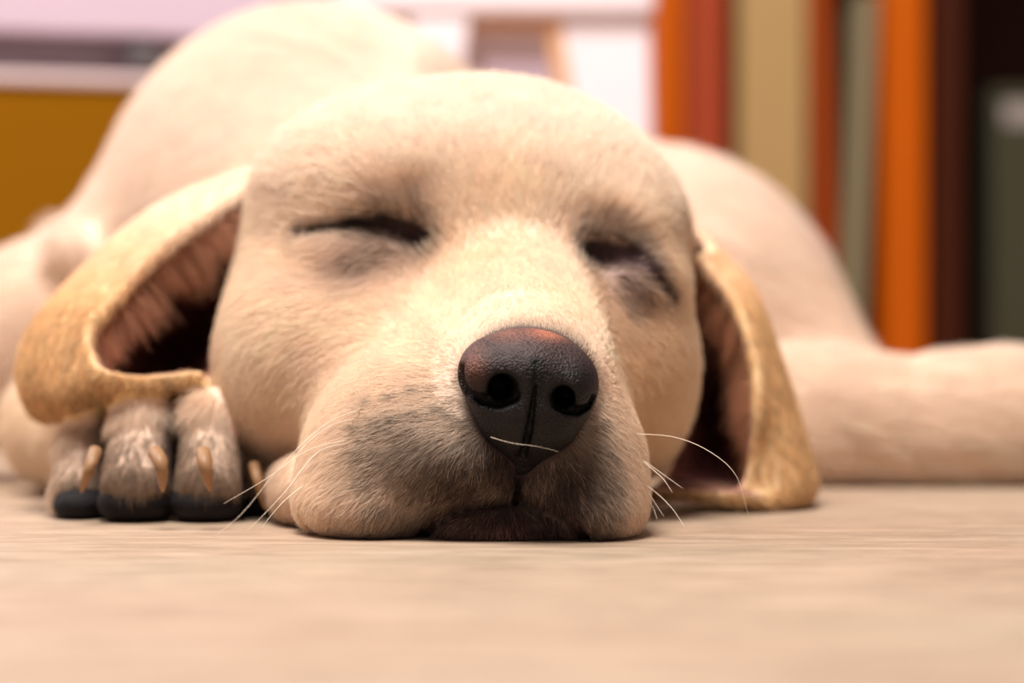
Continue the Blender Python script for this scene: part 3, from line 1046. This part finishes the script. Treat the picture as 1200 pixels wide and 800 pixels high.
XL = (768 - 600) / F * BD
XD0, XD1 = (1036 - 600) / F * BD, (1084 - 600) / F * BD
XR = XD1 + .36
bb('side_panel', XL, XL + .021, BD, BD + .30, 0, .78, M_ORANGE)
bb('divider', XD0, XD1, BD - .001, BD + .29, .03, .76, M_ORANGE)
bb('side_panel', XR, XR + .021, BD, BD + .30, 0, .78, M_ORANGE)
bb('shelf', XL + .021, XR, BD + .003, BD + .29, 0.0, .03, M_ORANGE)
bb('shelf', XL + .021, XD0, BD + .003, BD + .29, .385, .405, M_ORANGE)
bb('shelf', XD1, XR, BD + .003, BD + .29, .385, .405, M_ORANGE)
bb('shelf', XL + .021, XR, BD + .003, BD + .29, .76, .78, M_ORANGE)
bb('back_panel', XL + .021, XR, BD + .29, BD + .30, 0, .78, M_DARKBACK)
M_PAPER = plain('book_pages', srgb(226, 214, 190), 0.9, 0.08, 200, stretch=(30, 1, 1))


def book(x0, x1, h, d, depth, rgb, label, lean=0.0, category='book', noise=.06):
    """closed book standing on the shelf, spine to the room: cover in three boards, pages inside"""
    X0, X1 = (x0 - 600) / F * d, (x1 - 600) / F * d
    o = empty(category if category != 'file' else 'box_file', label, category, ((X0 + X1) / 2, d + depth / 2, .03), None)
    mt = plain('cover_cloth', rgb, .8, noise, 60, spec=.15)
    kw = dict(parent=o, rot=0)
    c = .0022
    parts = [box_mesh('spine', X0, X1, d, d + c, .03, .03 + h, mt, o, .001),
             box_mesh('cover', X0, X0 + c, d + c, d + depth, .03, .03 + h, mt, o, .0005),
             box_mesh('cover', X1 - c, X1, d + c, d + depth, .03, .03 + h, mt, o, .0005),
             box_mesh('pages', X0 + c, X1 - c, d + c, d + depth - .004, .033, .03 + h - .003, M_PAPER, o, .0003)]
    if lean:
        o.rotation_euler = (0, lean, 0)
        o.location.z += abs(math.sin(lean)) * (X1 - X0) / 2
    o.location.z += .0014
    return o


book(803, 851, .325, BD + .012, .23, srgb(158, 66, 38), 'thick brick-red book beside the left orange bookcase panel', noise=.04)
book(866, 945, .315, BD + .016, .23, srgb(176, 144, 96), 'wide beige box file between the red book and the thin brown book', category='file')
book(960, 984, .30, BD + .018, .20, srgb(150, 62, 14), 'thin orange-brown book leaning left beside the beige file', lean=-.025)
book(983, 1009, .29, BD + .016, .20, srgb(132, 122, 94), 'grey-beige book leaning beside the middle orange panel', lean=.045)
book(1088, 1128, .33, BD + .03, .22, srgb(66, 26, 8), 'dark brown book right of the middle orange panel')
gb = book(1164, 1236, CAMZ + 295 / F * (BD + .045) - .03, BD + .045, .20, srgb(66, 64, 48), 'dark olive-grey book with a pale spine label, far right')
M_LABEL = plain('pale_label', srgb(150, 140, 136), .7, .05, 40)
Xa, Xb = [(x - 600) / F * (BD + .045) for x in (1176, 1222)]
lb = box_mesh('spine_label', Xa, Xb, BD + .0442, BD + .0452, CAMZ + 258 / F * BD, CAMZ + 285 / F * BD, M_LABEL, gb, .0002)

# white stool with orange light on underside and leg painted as tan strips
SD = 1.52
M_WHITE = plain('white_lacquer', srgb(246, 232, 238), .4, .02, 10)
M_LIT_TAN = plain('tan_lit_edge', srgb(222, 168, 122), .5, .08, 30)
X = lambda px, d=SD: (px - 600) / F * d
Z = lambda py, d=SD: CAMZ - (py - 400) / F * d
stool = empty('stool', 'white low stool with orange light painted on as tan edging, behind the sleeping puppy', 'stool', (X(580), SD + .13, 0))
box_mesh('seat', X(392), X(768), SD - .01, SD + .26, Z(20), Z(20) + .034, M_WHITE, stool, .006)


def leg(xt0, xt1, xb0, xb1, y0, y1, zt):
    v = [(xb0, y0, 0), (xb1, y0, 0), (xb1, y1, 0), (xb0, y1, 0), (xt0, y0, zt), (xt1, y0, zt), (xt1, y1, zt), (xt0, y1, zt)]
    f = [(3, 2, 1, 0), (4, 5, 6, 7), (0, 1, 5, 4), (1, 2, 6, 5), (2, 3, 7, 6), (3, 0, 4, 7)]
    o = mesh_obj('leg', v, f, M_WHITE, stool, smooth=False)
    m = o.modifiers.new('bevel', 'BEVEL'); m.width = .003; m.segments = 2


leg(X(655), X(762), X(735), X(772), SD, SD + .03, Z(20))
leg(X(482), X(552), X(440), X(490), SD - .006, SD + .024, Z(20))
leg(X(655), X(762), X(735), X(772), SD + .22, SD + .25, Z(20))
leg(X(478), X(560), X(440), X(480), SD + .22, SD + .25, Z(20))
box_mesh('lit_underside', X(430), X(655), SD + .004, SD + .014, Z(34), Z(20), M_LIT_TAN, stool, .001)  # strip whose tan colour carries the orange light under the seat
v = [(X(638), SD + .001, Z(20)), (X(657), SD + .001, Z(20)), (X(737), SD + .001, 0), (X(722), SD + .001, 0)]
v = v + [(a, SD + .028, c) for a, b, c in v]
mesh_obj('edging', v, [(0, 1, 2, 3), (7, 6, 5, 4), (0, 4, 5, 1), (1, 5, 6, 2), (2, 6, 7, 3), (3, 7, 4, 0)], M_LIT_TAN, stool, smooth=False)  # tan strip painted for the orange-lit inner side of the leg

# drawer chest at the left, turned a little away
chest = empty('drawer_chest', 'low chest at the left with ochre lower drawer, pale rail and lilac upper drawer', 'chest', (0, 0, 0))
CD = 1.46
M_OCHRE = plain('ochre_front', srgb(136, 88, 0), .7, .05, 10, spec=.08, stretch=(1, 1, 5))
M_LILAC = plain('lilac_front', srgb(206, 184, 202), .6, .03, 8)
M_GREY = plain('grey_recess', srgb(148, 136, 144), .7, .05, 10)  # grey stands in for the shade of the slot
M_PALE = plain('pale_rail', srgb(222, 198, 198), .5, .04, 10)
M_METAL = plain('dark_metal', srgb(92, 88, 90), .35, .1, 60)
cx0, cx1 = X(-260, CD), X(330, CD)
z1, z2, z3 = Z(99, CD), Z(83, CD), Z(36, CD)
cb = lambda n, a, b, y0, y1, z0, zt, m, bv=.002: box_mesh(n, a, b, y0, y1, z0, zt, m, chest, bv)
cb('drawer', cx0 + .004, cx1 - .004, CD, CD + .018, .012, z1, M_OCHRE)
cb('rail', cx0, cx1, CD - .004, CD + .02, z1 + .001, z2, M_PALE)
cb('recess', cx0 + .004, cx1 - .004, CD + .024, CD + .03, z2, z3, M_GREY)
cb('drawer', cx0 + .004, cx1 - .004, CD, CD + .018, z3, .44, M_LILAC)
cb('carcass', cx0, cx1, CD + .03, CD + .34, 0, .45, M_PALE)
cb('handle', X(150, CD), X(186, CD), CD - .002, CD + .014, z2 + .004, z3 - .006, M_METAL)
piv = Vector((X(0, CD), CD, 0))
for o in (chest,):
    a = math.radians(16)
    o.rotation_euler = (0, 0, a)
    R_ = Vector((math.cos(a) * piv.x - math.sin(a) * piv.y, math.sin(a) * piv.x + math.cos(a) * piv.y, 0))
    o.location = piv - R_
